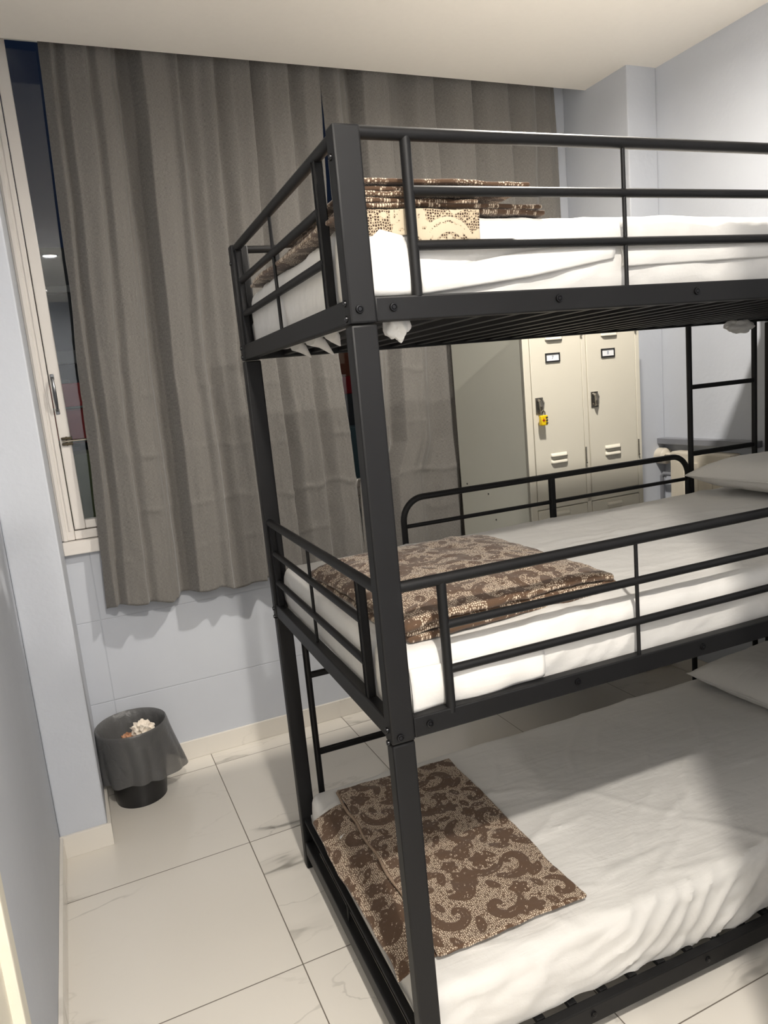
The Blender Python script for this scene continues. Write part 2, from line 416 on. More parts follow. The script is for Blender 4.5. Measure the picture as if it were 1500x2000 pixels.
def motif_at(x, y):
    nx, ny = PAT.shape
    fx = (np.asarray(x) / PR) % nx; fy = (np.asarray(y) / PR) % ny
    i = fx.astype(int) % nx; j = fy.astype(int) % ny; a = fx - np.floor(fx); b = fy - np.floor(fy)
    i2 = (i + 1) % nx; j2 = (j + 1) % ny
    return PAT[i, j] * (1 - a) * (1 - b) + PAT[i2, j] * a * (1 - b) + PAT[i, j2] * (1 - a) * b + PAT[i2, j2] * a * b

# ------------------------------------------------------------------ the setting (room coordinates u, v)
UL, UR, VB, VF = -0.712, 2.181, 1.93, -4.2
COLL = (UL, -0.552, 1.452, VB)           # pier in the left corner
COLR = (2.011, UR, 1.491, VB)              # pier in the right corner
PU, PV = 0.427, -0.689                   # corner of the partition beside the entrance
struct('floor', MB().box(UL - .1, VF - .1, -0.1, UR + .1, VB + .2, 0.0), M['floor'])
ZT = 3.02                                # the ceiling is dropped; it ends in front of the curtains
struct('ceiling', MB().box(UL - .1, VF - .1, ZC, UR + .1, 1.766, ZC + .12), M['ceil'])
struct('ceiling_recess', MB().box(UL - .1, 1.70, ZT, UR + .1, VB + .3, ZT + .1), M['ceil'])
struct('wall_left', MB().box(UL - .1, VF - .1, 0, UL, VB + .2, ZT), M['wall'])
struct('wall_right', MB().box(UR, VF - .1, 0, UR + .1, VB + .2, ZT), M['wall'])
struct('wall_front', MB().box(UL, VF - .1, 0, UR, VF, ZC), M['wall'])
struct('wall_partition', MB().box(PU, VF, 0, UR, PV, ZC, 0.004), M['wall'])
struct('wall_left_pier', MB().box(COLL[0], COLL[2], 0, COLL[1], VB, ZT, 0.006), M['wall'])
struct('wall_right_pier', MB().box(COLR[0], COLR[2], 0, COLR[1], VB, ZT, 0.006), M['wall'])
WU0, WU1, WZ0 = -0.552, 1.93, 1.05       # window opening, runs up to the ceiling
wb = MB().box(UL, VB, 0, UR, VB + .16, WZ0 - .003).box(WU1, VB, WZ0 - .003, UR, VB + .16, ZT).box(UL, VB, WZ0 - .003, WU0, VB + .16, ZT)
struct('wall_back', wb, M['twall'])
SK = 0.085
struct('baseboard_back', MB().box(COLL[1] + .012, VB - .012, 0, COLR[0], VB, SK, .002), M['skirt'])
struct('baseboard_left', MB().box(UL, .15, 0, UL + .012, COLL[2] - .012, SK, .002), M['skirt'])
struct('baseboard_pier', MB().box(UL, COLL[2] - .012, 0, COLL[1] + .012, COLL[2], SK, .002).box(COLL[1], COLL[2], 0, COLL[1] + .012, VB, SK, .002), M['skirt'])
struct('baseboard_right', MB().box(UR - .012, PV, 0, UR, COLR[2], SK, .002), M['skirt'])
struct('baseboard_right_pier', MB().box(COLR[0] - .012, COLR[2] - .012, 0, UR - .012, COLR[2], SK, .002), M['skirt'])
struct('baseboard_partition', MB().box(PU - .012, VF, 0, PU, PV, SK, .002).box(PU - .012, PV, 0, UR - .012, PV + .012, SK, .002), M['skirt'])
# casing of the entrance door on the near left wall: only its edge comes into the picture
struct('trim_1', MB().box(UL, .052, 0, UL + .022, .135, 2.15, .004).box(UL, .040, 0, UL + .030, .060, 2.15, .004), M['casing'])
struct('trim_2', MB().box(UL, -.90, 2.13, UL + .022, .052, 2.22, .004).box(UL, -.98, 0, UL + .022, -.90, 2.22, .004), M['casing'])
dr = empty('door_1', 'cream entrance door leaf on the near left wall', None, (0, 0, 0), TH, kind='structure')
MB().box(UL + .0, -.895, 0.01, UL + .012, .045, 2.12, .003).build('door_leaf', M['casing'], dr)
MB().tube([(UL + .012, -.82, 1.02), (UL + .05, -.82, 1.02), (UL + .055, -.80, 1.02), (UL + .055, -.70, 1.02)], .009).build('door_handle', M['steelh'], dr)

# window
wn = empty('window_1', 'wide cream metal window behind the grey curtains', None, (0, 0, 0), TH, kind='structure')
F0 = VB - .004
MB().box(WU0, F0, WZ0, -.502, VB + .07, ZT, .004).box(-.502, F0, WZ0, WU1, VB + .07, WZ0 + .036, .004).box(WU1 - .05, F0, WZ0, WU1, VB + .07, ZT, .004).build('window_frame', M['alu'], wn)
MB().box(-.545, F0 - .006, WZ0, -.530, F0 + .01, ZT, .002).box(-.520, F0 - .004, WZ0 + .04, -.514, F0 + .01, ZT, .001).build('frame_bead', M['alu'], wn)
def sash(u0, u1):
    z0, z1 = WZ0 + .040, ZT - .01
    s_ = MB().box(u0, F0 + .001, z0, u0 + .042, VB + .05, z1, .004).box(u1 - .042, F0 + .001, z0, u1, VB + .05, z1, .004)
    s_.box(u0 + .042, F0 + .003, z0, u1 - .042, VB + .05, z0 + .034, .004).box(u0 + .042, F0 + .003, z1 - .03, u1 - .042, VB + .05, z1, .004)
    so = s_.build('window_sash', M['alu'], wn)
    a0, a1, t_ = u0 + .040, u1 - .040, .0285          # the panes sit a little askew in their frames
    q = [(a0, VB + .012), (a1, VB + .012 + t_ * (a1 - a0)), (a1, VB + .018 + t_ * (a1 - a0)), (a0, VB + .018)]
    g_ = MB().add([(x, y, z) for z in (z0 + .030, z1 - .028) for x, y in q], [(3, 2, 1, 0), (4, 5, 6, 7), (0, 1, 5, 4), (1, 2, 6, 5), (2, 3, 7, 6), (3, 0, 4, 7)])
    g_.build('glass_pane', M['glass'], so, smooth=False)
    return so
s1 = sash(-.499, .36); sash(.364, 1.12); sash(1.124, 1.877)
MB().box(WU0, F0 - .030, WZ0 - .055, WU1, F0 + .01, WZ0 - .002, .004).build('window_sill', M['alu'], wn)
hm = MB().tube([(-.487, F0, 1.690), (-.487, F0 - .022, 1.682), (-.487, F0 - .032, 1.655), (-.487, F0 - .034, 1.628), (-.487, F0 - .032, 1.60), (-.487, F0 - .022, 1.573), (-.487, F0, 1.565)], [.006, .005, .0065, .007, .0065, .005, .006], 10)
hm.box(-.494, F0 - .004, 1.683, -.480, F0 + .002, 1.705, .002).box(-.494, F0 - .004, 1.550, -.480, F0 + .002, 1.572, .002)
hm.build('sash_handle', M['steelh'], s1)
lm = MB().box(-.492, F0 - .010, 1.450, -.452, F0 + .001, 1.460, .002).box(-.492, F0 - .010, 1.428, -.452, F0 + .001, 1.438, .002).box(-.476, F0 - .008, 1.426, -.470, F0, 1.462, .001).box(-.457, F0 - .008, 1.426, -.452, F0, 1.462, .001)
lm.build('latch_plate', M['brass'], s1)
MB().tube([(-.49, F0 - .012, 1.444), (-.36, F0 - .012, 1.444)], .0035, 8).build('latch_bolt', M['chrome'], s1)

# outside, seen in the slits: a street front opposite
def outside(name, label, cat, parts):
    e = empty(name, label, cat, wpos(0, 0, 0), TH)
    for n_, mt, b in parts: MB().box(*b, .01).build(n_, mt, e)
    return e
outside('street_building', 'dark grey street building opposite the window at night', 'building',
        [('wall', M['facade'], (-3.2, 7.0, -4.0, 3.4, 8.0, 3.2)), ('cornice', M['facade2'], (-3.2, 6.85, 2.05, 3.4, 7.0, 2.18)), ('ledge', M['facade2'], (-3.2, 6.9, 2.75, 3.4, 7.0, 2.82)), ('shutter', M['facade2'], (-.95, 6.93, 1.2, -.35, 7.0, 1.9))])
outside('red_shopfront', 'dark red shopfront panel seen through the left window slit', 'shopfront', [('panel', M['redwall'], (-.95, 6.4, 1.27, .3, 6.8, 1.84)), ('rail', M['facade2'], (-.95, 6.35, 1.60, .3, 6.4, 1.62)), ('lower_rail', M['facade2'], (-.95, 6.35, 1.28, .3, 6.4, 1.31))])
outside('green_awning', 'dull green awning below the red shopfront panel', 'awning', [('canopy', M['green'], (-1.0, 5.6, .55, .4, 6.35, 1.20)), ('valance', M['facade2'], (-1.0, 5.57, .50, .4, 5.6, .58))])
outside('brown_brick_front', 'brown brick front seen between the two curtain panels', 'building', [('wall', M['brick'], (2.3, 5.8, 1.67, 4.2, 6.6, 3.2)), ('fascia', M['redwall'], (2.3, 5.8, 1.49, 4.2, 6.6, 1.67)), ('lower_wall', M['facade'], (2.3, 5.85, .45, 4.2, 6.6, 1.49))])
outside('teal_awning', 'greyish teal awning below the brown brick front', 'awning', [('canopy', M['teal'], (2.1, 5.3, .50, 4.3, 5.8, 1.17))])
sl = empty('facade_fill_lamp', 'unseen added lamp on a post, lights the street front outside the window', 'lamp', wpos(.55, 3.6, -4.0), TH)  # added lamp out of view, put in only to light the street front
MB().tube([(0, 0, 0), (0, 0, 6.6)], .05).build('fill_lamp_post', M['facade'], sl)
MB().lathe([(.0001, 6.55), (.10, 6.6), (.13, 6.70), (.10, 6.80), (.0001, 6.84)], 24).build('fill_lamp_globe', mat_emit('facade_fill_light', (1, .9, .78), 90.0), sl)

# lamps
for (u, v, st, r), lb in zip(LAMPS, ['round white downlight in the ceiling above the entrance', 'round white downlight in the ceiling above the bunk bed', 'round white downlight in the ceiling at the far end of the entrance passage']):
    if st <= 0: continue
    e = empty('ceiling_downlight', lb, 'lamp', wpos(u, v, ZC), TH, 'ceiling downlights')
    MB().lathe([(r + .020, 0), (r + .020, -.005), (r + .006, -.009), (r + .002, -.003), (r + .002, -.0005)], 40).build('lamp_ring', M['lampring'], e)
    MB().lathe([(0.0001, -.002), (r, -.002)], 40).build('bulb', mat_emit('lamp_light', LAMP_COL, st), e)

# ------------------------------------------------------------------ curtains
def curtain(label, zs, left, right, prof, hem, seed):
    """prof: list of (fraction, depth towards the room)"""
    n, m_ = 420, 230; ps = [p_[0] for p_ in prof]; ds = [p_[1] for p_ in prof]
    V = []; UVs = []; top = ZT - .02
    for j in range(m_ + 1):
        z = hem + (top - hem) * j / m_
        l = np.interp(z, zs, left); r = np.interp(z, zs, right)
        for i in range(n + 1):
            t = i / n; u = l + (r - l) * t
            sh = 0.012 * fbm(t * 6 + seed, z * .7, 0)
            tt = min(1, max(0, t + sh))
            # smooth interpolation between control points
            k = max(0, min(len(ps) - 2, np.searchsorted(ps, tt) - 1)); q = (tt - ps[k]) / (ps[k + 1] - ps[k]); q = q * q * (3 - 2 * q)
            d = ds[k] + (ds[k + 1] - ds[k]) * q
            d *= 1.10 + 0.22 * fbm(t * 3 + 9 + seed, z * .8, 2)
            d += .006 * fbm(t * 9 + seed, z * 1.6, 4) + .0025 * fbm(t * 30 + seed, z * 7, 6) * (1.0 if z < 2.0 else .5)
            # packing creases low down
            for cz, am in ((1.60, .007), (1.36, .010), (1.14, .010), (.96, .009)):
                w_ = z - cz - .03 * fbm(t * 5 + seed + cz, 0, 0)
                d += am * math.exp(-abs(w_) / .007) * max(0, fbm(t * 7 + seed, cz * 3, 1) + .35)
            zz = z + (0.010 * math.sin(t * 23 + seed) + .006 * math.sin(t * 51)) * (1 - j / m_) ** 6
            V.append((u + .35 * (d - .03), max(1.776, 1.862 - d), zz)); UVs.append((t * 1.6 + seed, z))
    F = [(j * (n + 1) + i, j * (n + 1) + i + 1, (j + 1) * (n + 1) + i + 1, (j + 1) * (n + 1) + i) for j in range(m_) for i in range(n)]
    mb = MB(); mb.v = V; mb.f = F; mb.uv = UVs
    o = mb.build('window_curtain', M['curtain']); o.rotation_euler = (0, 0, TH)
    sm = o.modifiers.new('thick', 'SOLIDIFY'); sm.thickness = .003
    tag(o, label, 'curtain', 'grey curtains'); return o
cl = [(-.43, .0), (-.40, .035), (-.375, .015), (-.355, .045), (-.30, .058), (-.275, .035), (-.25, .05), (-.20, .045), (-.165, .02), (-.125, -.022), (-.095, -.010), (-.078, .055), (-.02, .058), (.03, .038), (.055, .052), (.09, .015), (.14, .035), (.20, .055), (.235, .012),
      (.29, .045), (.36, .055), (.395, .005), (.45, .04), (.52, .055), (.56, .01), (.61, .04), (.67, .045), (.70, .02)]
cl = [((a + .43) / 1.13, b) for a, b in cl]
curtain('long charcoal grey curtain panel left of the dark slit, over the waste bin', [.74, 1.32, 1.7, 1.95, 2.9], [-.421, -.395, -.383, -.373, -.338], [.705, .688, .666, .675, .712], cl, .762, 0.0)
cr = [(.76, .02), (.80, .05), (.86, .02), (.90, -.01), (.925, .05), (.98, .055), (1.03, .05), (1.06, .02), (1.12, .0), (1.18, .035), (1.24, .05), (1.28, .01), (1.36, .045), (1.42, .05), (1.47, .005), (1.54, .04), (1.62, .05), (1.66, .01), (1.74, .045), (1.80, .02), (1.86, .04), (1.90, .03)]
cr = [((a - .76) / 1.14, b) for a, b in cr]
curtain('charcoal grey curtain panel right of the dark slit, behind the lockers', [.74, 1.12, 1.28, 1.7, 2.2, 2.9], [.700, .708, .775, .79, .712, .709], [1.87, 1.875, 1.88, 1.885, 1.888, 1.888], cr, .762, 3.3)

# ------------------------------------------------------------------ the triple bunk
BL, BW, PXW, PYW, HZ = 2.143, 0.970, 0.050, 0.036, 1.974
bed = empty('triple_bunk_bed', 'black metal triple bunk bed standing on the marble floor', 'bunk bed', (0, 0, 0))
def hexbolt(p, axis, r=.0075):
    mb = MB()
    c = Vector(p)
    prof = [(0.0001, .0040), (r * .45, .0040), (r * .5, .0022), (r * .62, .0040), (r * .9, .0036), (r, .0015), (r, -.001)]
    if axis == 'y': mb.lathe([(a, b) for a, b in prof], 18, (c.x, c.y, c.z), 'y')
    else: mb.lathe([(a, -b) for a, b in prof], 18, (c.x, c.y, c.z), 'x')
    return mb
LEV = [(0.053, 0.100), (0.871, 0.913), (1.654, 1.696)]
for (px, py) in ((0, 0), (BL - PXW, 0), (0, BW - PYW), (BL - PXW, BW - PYW)):
    for k, (z0, z1) in enumerate(((0.0, .868), (.870, 1.650), (1.652, HZ))):
        o_ = .0012 if k == 0 else (.0006 if k == 1 else 0)
        po = MB().box(px + o_, py + o_, z0, px + PXW - o_, py + PYW - o_, z1, .004).build('post', M['black'], bed)
        front = py < .1; left = px < .1
        if k > 0:
            zb = .884 if k == 1 else 1.676
            hexbolt((px + (.018 if left else PXW - .018), py + (0 if front else PYW), zb), 'y').build('bolt', M['bolt'], po) if front else None
            if left:
                hexbolt((px, py + PYW / 2, zb + .012), 'x', .006).build('bolt', M['bolt'], po); hexbolt((px, py + PYW / 2, zb - .014), 'x', .006).build('bolt', M['bolt'], po)
                if k == 2: hexbolt((px, py + PYW / 2, 1.925), 'x', .006).build('bolt', M['bolt'], po)
for k, (z0, z1) in enumerate(LEV):
    for side, y0 in (('f', .004), ('b', BW - .029)):
        ro = MB().box(PXW, y0, z0, BL - PXW, y0 + .025, z1, .003).build('side_rail', M['black'], bed)
        if side == 'f':
            for xb in (.083, .429, .773, 1.12, 1.466, 1.81): hexbolt((xb, y0, (z0 + z1) / 2 + .002), 'y').build('bolt', M['bolt'], ro)
    for x0 in (.004, BL - .029):
        MB().box(x0, PYW, z0, x0 + .025, BW - PYW, z1, .003).build('end_rail', M['black'], bed)
    for i in range(23):
        xs = .130 + i * .0872
        zl = z1 if k == 0 else z1 - .024
        MB().box(xs - .011, .029, zl - .012, xs + .011, BW - .029, zl + .001, .002).build('slat', M['black'], bed)
# guards
def guard_front(zt, y):
    zs = (zt, zt - .092, zt - .183); zf = zt - .27
    g = MB().tube([(PXW - .002, y, zt), (BL - PXW + .002, y, zt)], .0112)
    for zz in zs[1:]: g.tube([(.135, y, zz), (BL - .135, y, zz)], .0088)
    for xx in (.135, BL - .135): g.tube([(xx, y, zf), (xx, y, zt - .004)], .0098)
    go = g.build('guard_rail', M['black'], bed)
    for xx in (.600, BL / 2 + .003, BL - .600): MB().tube([(xx, y, zf), (xx, y, zt)], .0042, 16).build('spindle', M['black'], go)
guard_front(1.964, .0125); guard_front(1.172, .0125)
for xa, xb in ((PXW - .002, .135), (BL - PXW + .002, BL - .135)):      # short rear stubs of the top guard
    y_ = BW - .0145
    MB().tube([(xa, y_, 1.964), (xb, y_, 1.964)], .0105).tube([(xb, y_, 1.696), (xb, y_, 1.974)], .0098).build('rear_guard_stub', M['black'], bed)
def guard_end(zt, x):
    g = MB().tube([(x, PYW - .002, zt), (x, BW - PYW + .002, zt)], .0112)
    for zz in (zt - .092, zt - .183): g.tube([(x, .145, zz), (x, .915, zz)], .0088)
    for yy in (.145, .915): g.tube([(x, yy, zt - .27), (x, yy, zt - .004)], .0095, square=True)
    go = g.build('end_guard', M['black'], bed)
    MB().tube([(x, .530, zt - .27), (x, .530, zt)], .0042, 16).build('spindle', M['black'], go)
for zt in (1.964, 1.168):
    guard_end(zt, .0165); guard_end(zt, BL - .0165)
for x in (.017, BL - .017):
    g = MB().tube([(x, PYW - .002, .175), (x, BW - PYW + .002, .175)], .009, square=True).build('end_guard', M['black'], bed)
    MB().tube([(x, .530, .098), (x, .530, .175)], .0042, 16).build('spindle', M['black'], g)
# rounded rear guard of the middle bunk, between the two ladders
yb = BW - .018
def arch(x0, x1, zb, zt, r):
    p = [(x0, yb, zb), (x0, yb, zt - r)]
    for i in range(1, 9): a = math.pi / 2 * i / 8; p.append((x0 + r - r * math.cos(a), yb, zt - r + r * math.sin(a)))
    p.append((x1 - r, yb, zt))
    for i in range(1, 9): a = math.pi / 2 * i / 8; p.append((x1 - r + r * math.sin(a), yb, zt - r + r * math.cos(a)))
    p.append((x1, yb, zb)); return p
g = MB().tube(arch(.462, 1.668, .905, 1.172, .075), .0105).tube([(.462, yb, 1.080), (1.668, yb, 1.080)], .0070)
g.tube([(1.043, yb, .905), (1.043, yb, 1.165)], .0095, square=True)
g.build('rear_guard_rail', M['black'], bed)
def ladder(x0, x1, z1, rungs):
    e = MB().tube([(x0, BW - .012, 0.0), (x0, BW - .012, z1)], .0105).tube([(x1, BW - .012, 0.0), (x1, BW - .012, z1)], .0105)
    lo = e.build('ladder', M['black'], bed)
    for z in rungs: MB().tube([(x0, BW - .012, z), (x1, BW - .012, z)], .0085, square=True).build('rung', M['black'], lo)
ladder(.085, .418, .872, (.128, .385, .652))
ladder(1.692, 2.026, 1.655, (.14, .40, .66, .915, 1.172, 1.428))

# ------------------------------------------------------------------ bedding
def mattress(label, z0, z1, seed, step=.013, crease=1.0, *, x0=.036, x1=2.105, y0=.036, y1=.932, pleat=0.0, soft=0.0):
    root = empty('mattress', label, 'mattress', ((x0 + x1) / 2, (y0 + y1) / 2, z0), 0, 'bunk mattresses')
    hx, hy, hz = (x1 - x0) / 2, (y1 - y0) / 2, (z1 - z0) / 2
    P, F, N = rbox(hx, hy, hz, .030, step, step, .008)
    out = []
    cre = [(rnd.uniform(-hx, hx), rnd.uniform(-hy, hy), rnd.uniform(-1.0, 1.0), rnd.uniform(.12, .45), rnd.uniform(.003, .007) * crease) for _ in range(34)]
    for p_, n_ in zip(P, N):
        x, y, z = p_; d = 0.0
        if z > -hz * .6:
            d += .0035 * fbm(x * 2.2 + seed, y * 2.2, 0) + .0016 * fbm(x * 7 + seed, y * 16, 1)
            if n_[2] > .5:
                for cx, cy, an, ln, am in cre:
                    dx, dy = x - cx, y - cy; a = dx * math.cos(an) + dy * math.sin(an); b = -dx * math.sin(an) + dy * math.cos(an) + .02 * math.sin(a * 14)
                    if abs(a) < ln and abs(b) < .05: d += am * math.exp(-abs(b) / .010) * (1 - (a / ln) ** 2)
        if n_[1] < -.4:
            q = (x - z * 1.3) ; ph = q * 42 + 5 * fbm(x * 2 + seed, z * 2, 3)
            amp = pleat * max(0, .35 + fbm(x * 1.5 + seed, 0, 7)) * (1 if z < hz * .8 else .5)
            d += amp * (1 - abs(math.sin(ph))) ** 1.6 + (.003 + pleat * .3) * fbm(x * 5 + seed, z * 9, 5)
        if n_[0] < -.4: d += .004 * fbm(y * 5 + seed, z * 7, 5)
        if z < 0:                                  # the underside is square, not rounded
            if abs(y) > hy - .030: y = math.copysign(hy - .2 * (hy - abs(y)), y)
            if abs(x) > hx - .030: x = math.copysign(hx - .2 * (hx - abs(x)), x)
        zz = z + n_[2] * d
        bulge = .010 * (1 - (z / hz) ** 2) - .004
        nx_ = x + n_[0] * (d + bulge * .6); ny_ = y + n_[1] * (d + bulge)
        if soft and z < 0: ny_ += (-1 if n_[1] > .3 else (1 if n_[1] < -.3 else 0)) * soft * (z / hz) ** 2
        out.append((nx_, ny_, zz + hz))
    mb = MB(); mb.v = out; mb.f = F
    mb.build('fitted_sheet', M['sheet'], root)
    MB().box(-hx + .05, -hy + .05, .006, hx - .05, hy - .05, .02, .004).build('mattress_base', M['mattress'], root)
    return root
def ribbon(name, root, pts_top, pts_bot, mat, thick=.003, sub=40, wob=.003):
    """a strip of cloth between two polylines given in world coordinates"""
    n = sub; A = [Vector(q) for q in pts_top]; B_ = [Vector(q) for q in pts_bot]
    def samp(L, t):
        k = t * (len(L) - 1); i = min(int(k), len(L) - 2); q = k - i; return L[i].lerp(L[i + 1], q)
    V = []; F = []; rows = 10
    off = Vector(root.location)
    for i in range(n + 1):
        a = samp(A, i / n); b = samp(B_, i / n)
        for j in range(rows + 1):
            t = j / rows; q = a.lerp(b, t); w_ = wob * mnoise.noise(q * 14) * 2 * t
            V.append(q + Vector((0, -w_ - .006 * math.sin(math.pi * t), 0)) - off)
    for i in range(n):
        for j in range(rows): k = i * (rows + 1) + j; F.append((k, k + 1, k + rows + 2, k + rows + 1))
    mb = MB(); mb.v = V; mb.f = F; o = mb.build(name, mat, root)
    s_ = o.modifiers.new('thick', 'SOLIDIFY'); s_.thickness = thick; s_.offset = 1
    return o
m1 = mattress('bottom bunk mattress in a creased white fitted sheet, nearest the floor', .102, .268, 1.7, .010, 1.3, y0=.034, y1=.935, pleat=.020)
m2 = mattress('middle bunk mattress in a smooth white fitted sheet', .891, 1.030, 5.1, pleat=.008)
m3 = mattress('top bunk mattress in a white fitted sheet', 1.674, 1.838, 9.3, pleat=.006)
# corner of the top sheet hanging through the slats
def blob(name, root, c, r, mat, seed, squash=(1, 1, 1)):
    bm = bmesh.new(); bmesh.ops.create_icosphere(bm, subdivisions=4, radius=1)
    for q in bm.verts:
        n_ = q.co.normalized(); k = 1 + .35 * mnoise.noise(n_ * 1.8 + Vector((seed, 0, 0))) + .12 * mnoise.noise(n_ * 5 + Vector((seed, 3, 0)))
        q.co = Vector((n_.x * squash[0], n_.y * squash[1], n_.z * squash[2])) * r * k + Vector(c) - Vector(root.location)
    mb = MB().frombm(bm); return mb.build(name, mat, root)
blob('sheet_corner', m3, (.108, .055, 1.652), .023, M['sheet'], 2.0, (1.0, .8, 1.25))
for (a, b, c_) in (((.06, .30), (.10, .36), 1.640), ((.06, .45), (.13, .50), 1.628), ((.07, .62), (.12, .66), 1.634)):
    mb = MB(); x0, y0 = a; x1, y1 = b; o3 = Vector(m3.location)
    mb.tube([Vector((x0, y0, 1.665)) - o3, Vector(((x0 + x1) / 2, (y0 + y1) / 2, 1.655)) - o3, Vector((x1, y1, c_)) - o3], [.016, .012, .002], 10)
    mb.build('sheet_corner', M['sheet'], m3)
blob('sheet_corner', m3, (1.88, .90, 1.640), .028, M['sheet'], 7.0, (2.2, .8, .9))
# loose folds along the near side of the sheets
ribbon('sheet_fold', m3, [(.055, .030, 1.818), (.12, .026, 1.80), (.14, .024, 1.76)], [(.055, .030, 1.70), (.10, .026, 1.699), (.14, .024, 1.70)], M['sheet'])
ribbon('sheet_fold', m3, [(.15, .030, 1.735), (.35, .028, 1.765), (.58, .030, 1.785)], [(.15, .027, 1.700), (.38, .024, 1.722), (.58, .027, 1.752)], M['sheet'])
ribbon('sheet_fold', m3, [(.60, .031, 1.775), (1.0, .030, 1.78), (2.0, .031, 1.775)], [(.60, .026, 1.735), (1.0, .025, 1.745), (2.0, .028, 1.740)], M['sheet'])
ribbon('sheet_fold', m2, [(.060, .032, 1.000), (.20, .028, .995), (.365, .031, .985)], [(.060, .029, .912), (.20, .027, .908), (.360, .028, .918)], M['sheet'], wob=.006)

def pillow(label, cx, cy, cz, hx, hy, T, rz, tilt, seed):
    root = empty('pillow', label, 'pillow', (cx, cy, cz), rz, 'white pillows'); n = 48; V = []; F = []; ids = {}
    for sgn in (1, -1):
        for i in range(n + 1):
            for j in range(n + 1):
                s, t = -1 + 2 * i / n, -1 + 2 * j / n; edge = i in (0, n) or j in (0, n)
                if edge and sgn == -1: ids[(sgn, i, j)] = ids[(1, i, j)]; continue
                pin = 1 - .07 * (1 - t * t) * abs(s) ** 3; pin2 = 1 - .07 * (1 - s * s) * abs(t) ** 3
                h = ((1 - s ** 4) * (1 - t ** 4)) ** .62 if not edge else 0
                x, y = s * hx * pin, t * hy * pin2
                z = sgn * T / 2 * h * (1.0 if sgn > 0 else .72)
                if not edge: z += .006 * h * fbm(x * 6 + seed, y * 6, sgn) + .003 * fbm(x * 20 + seed, y * 9, sgn) * h
                z += tilt * x + T * .36
                ids[(sgn, i, j)] = len(V); V.append((x, y, z))
        for i in range(n):
            for j in range(n):
                q = [ids[(sgn, i, j)], ids[(sgn, i + 1, j)], ids[(sgn, i + 1, j + 1)], ids[(sgn, i, j + 1)]]
                F.append(q if sgn > 0 else q[::-1])
    mb = MB(); mb.v = V; mb.f = F; mb.build('pillowcase', M['sheet'], root)
    mb = MB().tube([(-hx * .985, -hy * .8, T * .36 - tilt * hx), (-hx * .94, 0, T * .36 - tilt * hx * .94), (-hx * .985, hy * .8, T * .36 - tilt * hx)], .003, 6)
    mb.build('case_seam', M['sheet'], root)
    return root
pillow('white pillow at the head of the middle bunk', 1.865, .590, 1.040, .235, .345, .15, .04, -.03, 1.0)
pillow('white pillow at the head of the bottom bunk', 1.835, .56, .272, .235, .35, .15, .03, .06, 4.0)

# blankets ---------------------------------------------------------------
def blanket_layer(root, x0, y0, x1, y1, zb, T, rz=0.0, bend=None, uvo=(0, 0), name='folded_layer', mat='blanket', step=.0045, seed=0.0, puff=.002):
    hx, hy = (x1 - x0) / 2, (y1 - y0) / 2
    P, F, N = rbox(hx, hy, T / 2, T * .48, step, step, T)
    cx, cy = (x0 + x1) / 2, (y0 + y1) / 2; c, s = math.cos(rz), math.sin(rz); V = []; off = Vector(root.location)
    uv = np.stack([P[:, 0] + hx + uvo[0], P[:, 1] + hy + uvo[1] + P[:, 2] * .6], 1)
    mot = motif_at(uv[:, 0], uv[:, 1])
    for p_, n_ in zip(P, N):
        x, y, z = p_
        w1 = .010 * fbm(y * 3.0 + seed, 1, 0) * (x / hx) ** 2 * np.sign(x); w2 = .008 * fbm(x * 4.0 + seed, 5, 0) * (y / hy) ** 2 * np.sign(y)
        X, Y = x + w1, y + w2
        z = z + puff * fbm(x * 7 + seed, y * 7, 2) + puff * .6 * fbm(x * 22 + seed, y * 20, 2)
        X, Y = cx + X * c - Y * s, cy + X * s + Y * c
        Z = zb + T / 2 + z
        if bend: X, Y, Z = bend(X, Y, Z)
        V.append((X - off.x, Y - off.y, Z - off.z))
    mb = MB(); mb.v = V; mb.f = F; mb.uv = uv; mb.motif = mot
    return mb.build(name, M[mat], root)
# bottom bunk: flat folded blanket, a lower layer runs over the foot edge of the mattress
b1 = empty('folded_blanket', 'large brown lace-pattern blanket lying flat on the bottom bunk', 'blanket', (.28, .47, .270), 0, 'folded brown blankets')
def drape1(X, Y, Z):
    if X < .095: Z -= (.095 - X) ** 1.5 * 1.1
    return X, Y, Z
blanket_layer(b1, .006, .125, .40, .800, .2705, .010, .0, drape1, (.11, .03), seed=2.0)
def drape2(X, Y, Z):
    if X < .16: Z += (0.16 - X) * .02
    return X, Y, Z
blanket_layer(b1, .105, .105, .500, .850, .2835, .011, -.012, drape2, (.0, .0), name='top_layer', seed=5.0, puff=.003)
o1 = Vector(b1.location)
MB().tube([Vector((.104 + .003 * math.sin(i * .9), .112 + .735 * i / 30, .2905 + .001 * math.sin(i * 1.7))) - o1 for i in range(31)], .0042, 10).build('edge_piping', M['piping'], b1)
# middle bunk: thicker, puffed stack
b2 = empty('folded_blanket', 'thick folded brown lace-pattern blanket on the middle bunk', 'blanket', (.34, .39, 1.033), 0, 'folded brown blankets')
def puff2(k):
    def f(X, Y, Z):
        q = max(0, 1 - ((X - .34) / .29) ** 4) * max(0, 1 - ((Y - .37) / .31) ** 4)
        Z += k * .010 * q
        if X > .50: Z -= (X - .50) * .10 * k * .4
        if X < .12: Z -= (.12 - X) * .18 * k * .5
        return X, Y, Z
    return f
blanket_layer(b2, .070, .085, .560, .660, 1.033, .016, .05, puff2(0), (.05, .2), seed=1.0)
blanket_layer(b2, .075, .080, .600, .665, 1.049, .018, .03, puff2(1), (.15, .1), seed=3.0, puff=.003)
blanket_layer(b2, .060, .070, .585, .660, 1.068, .018, .05, puff2(2), (.02, .33), name='top_layer', seed=7.0, puff=.004)
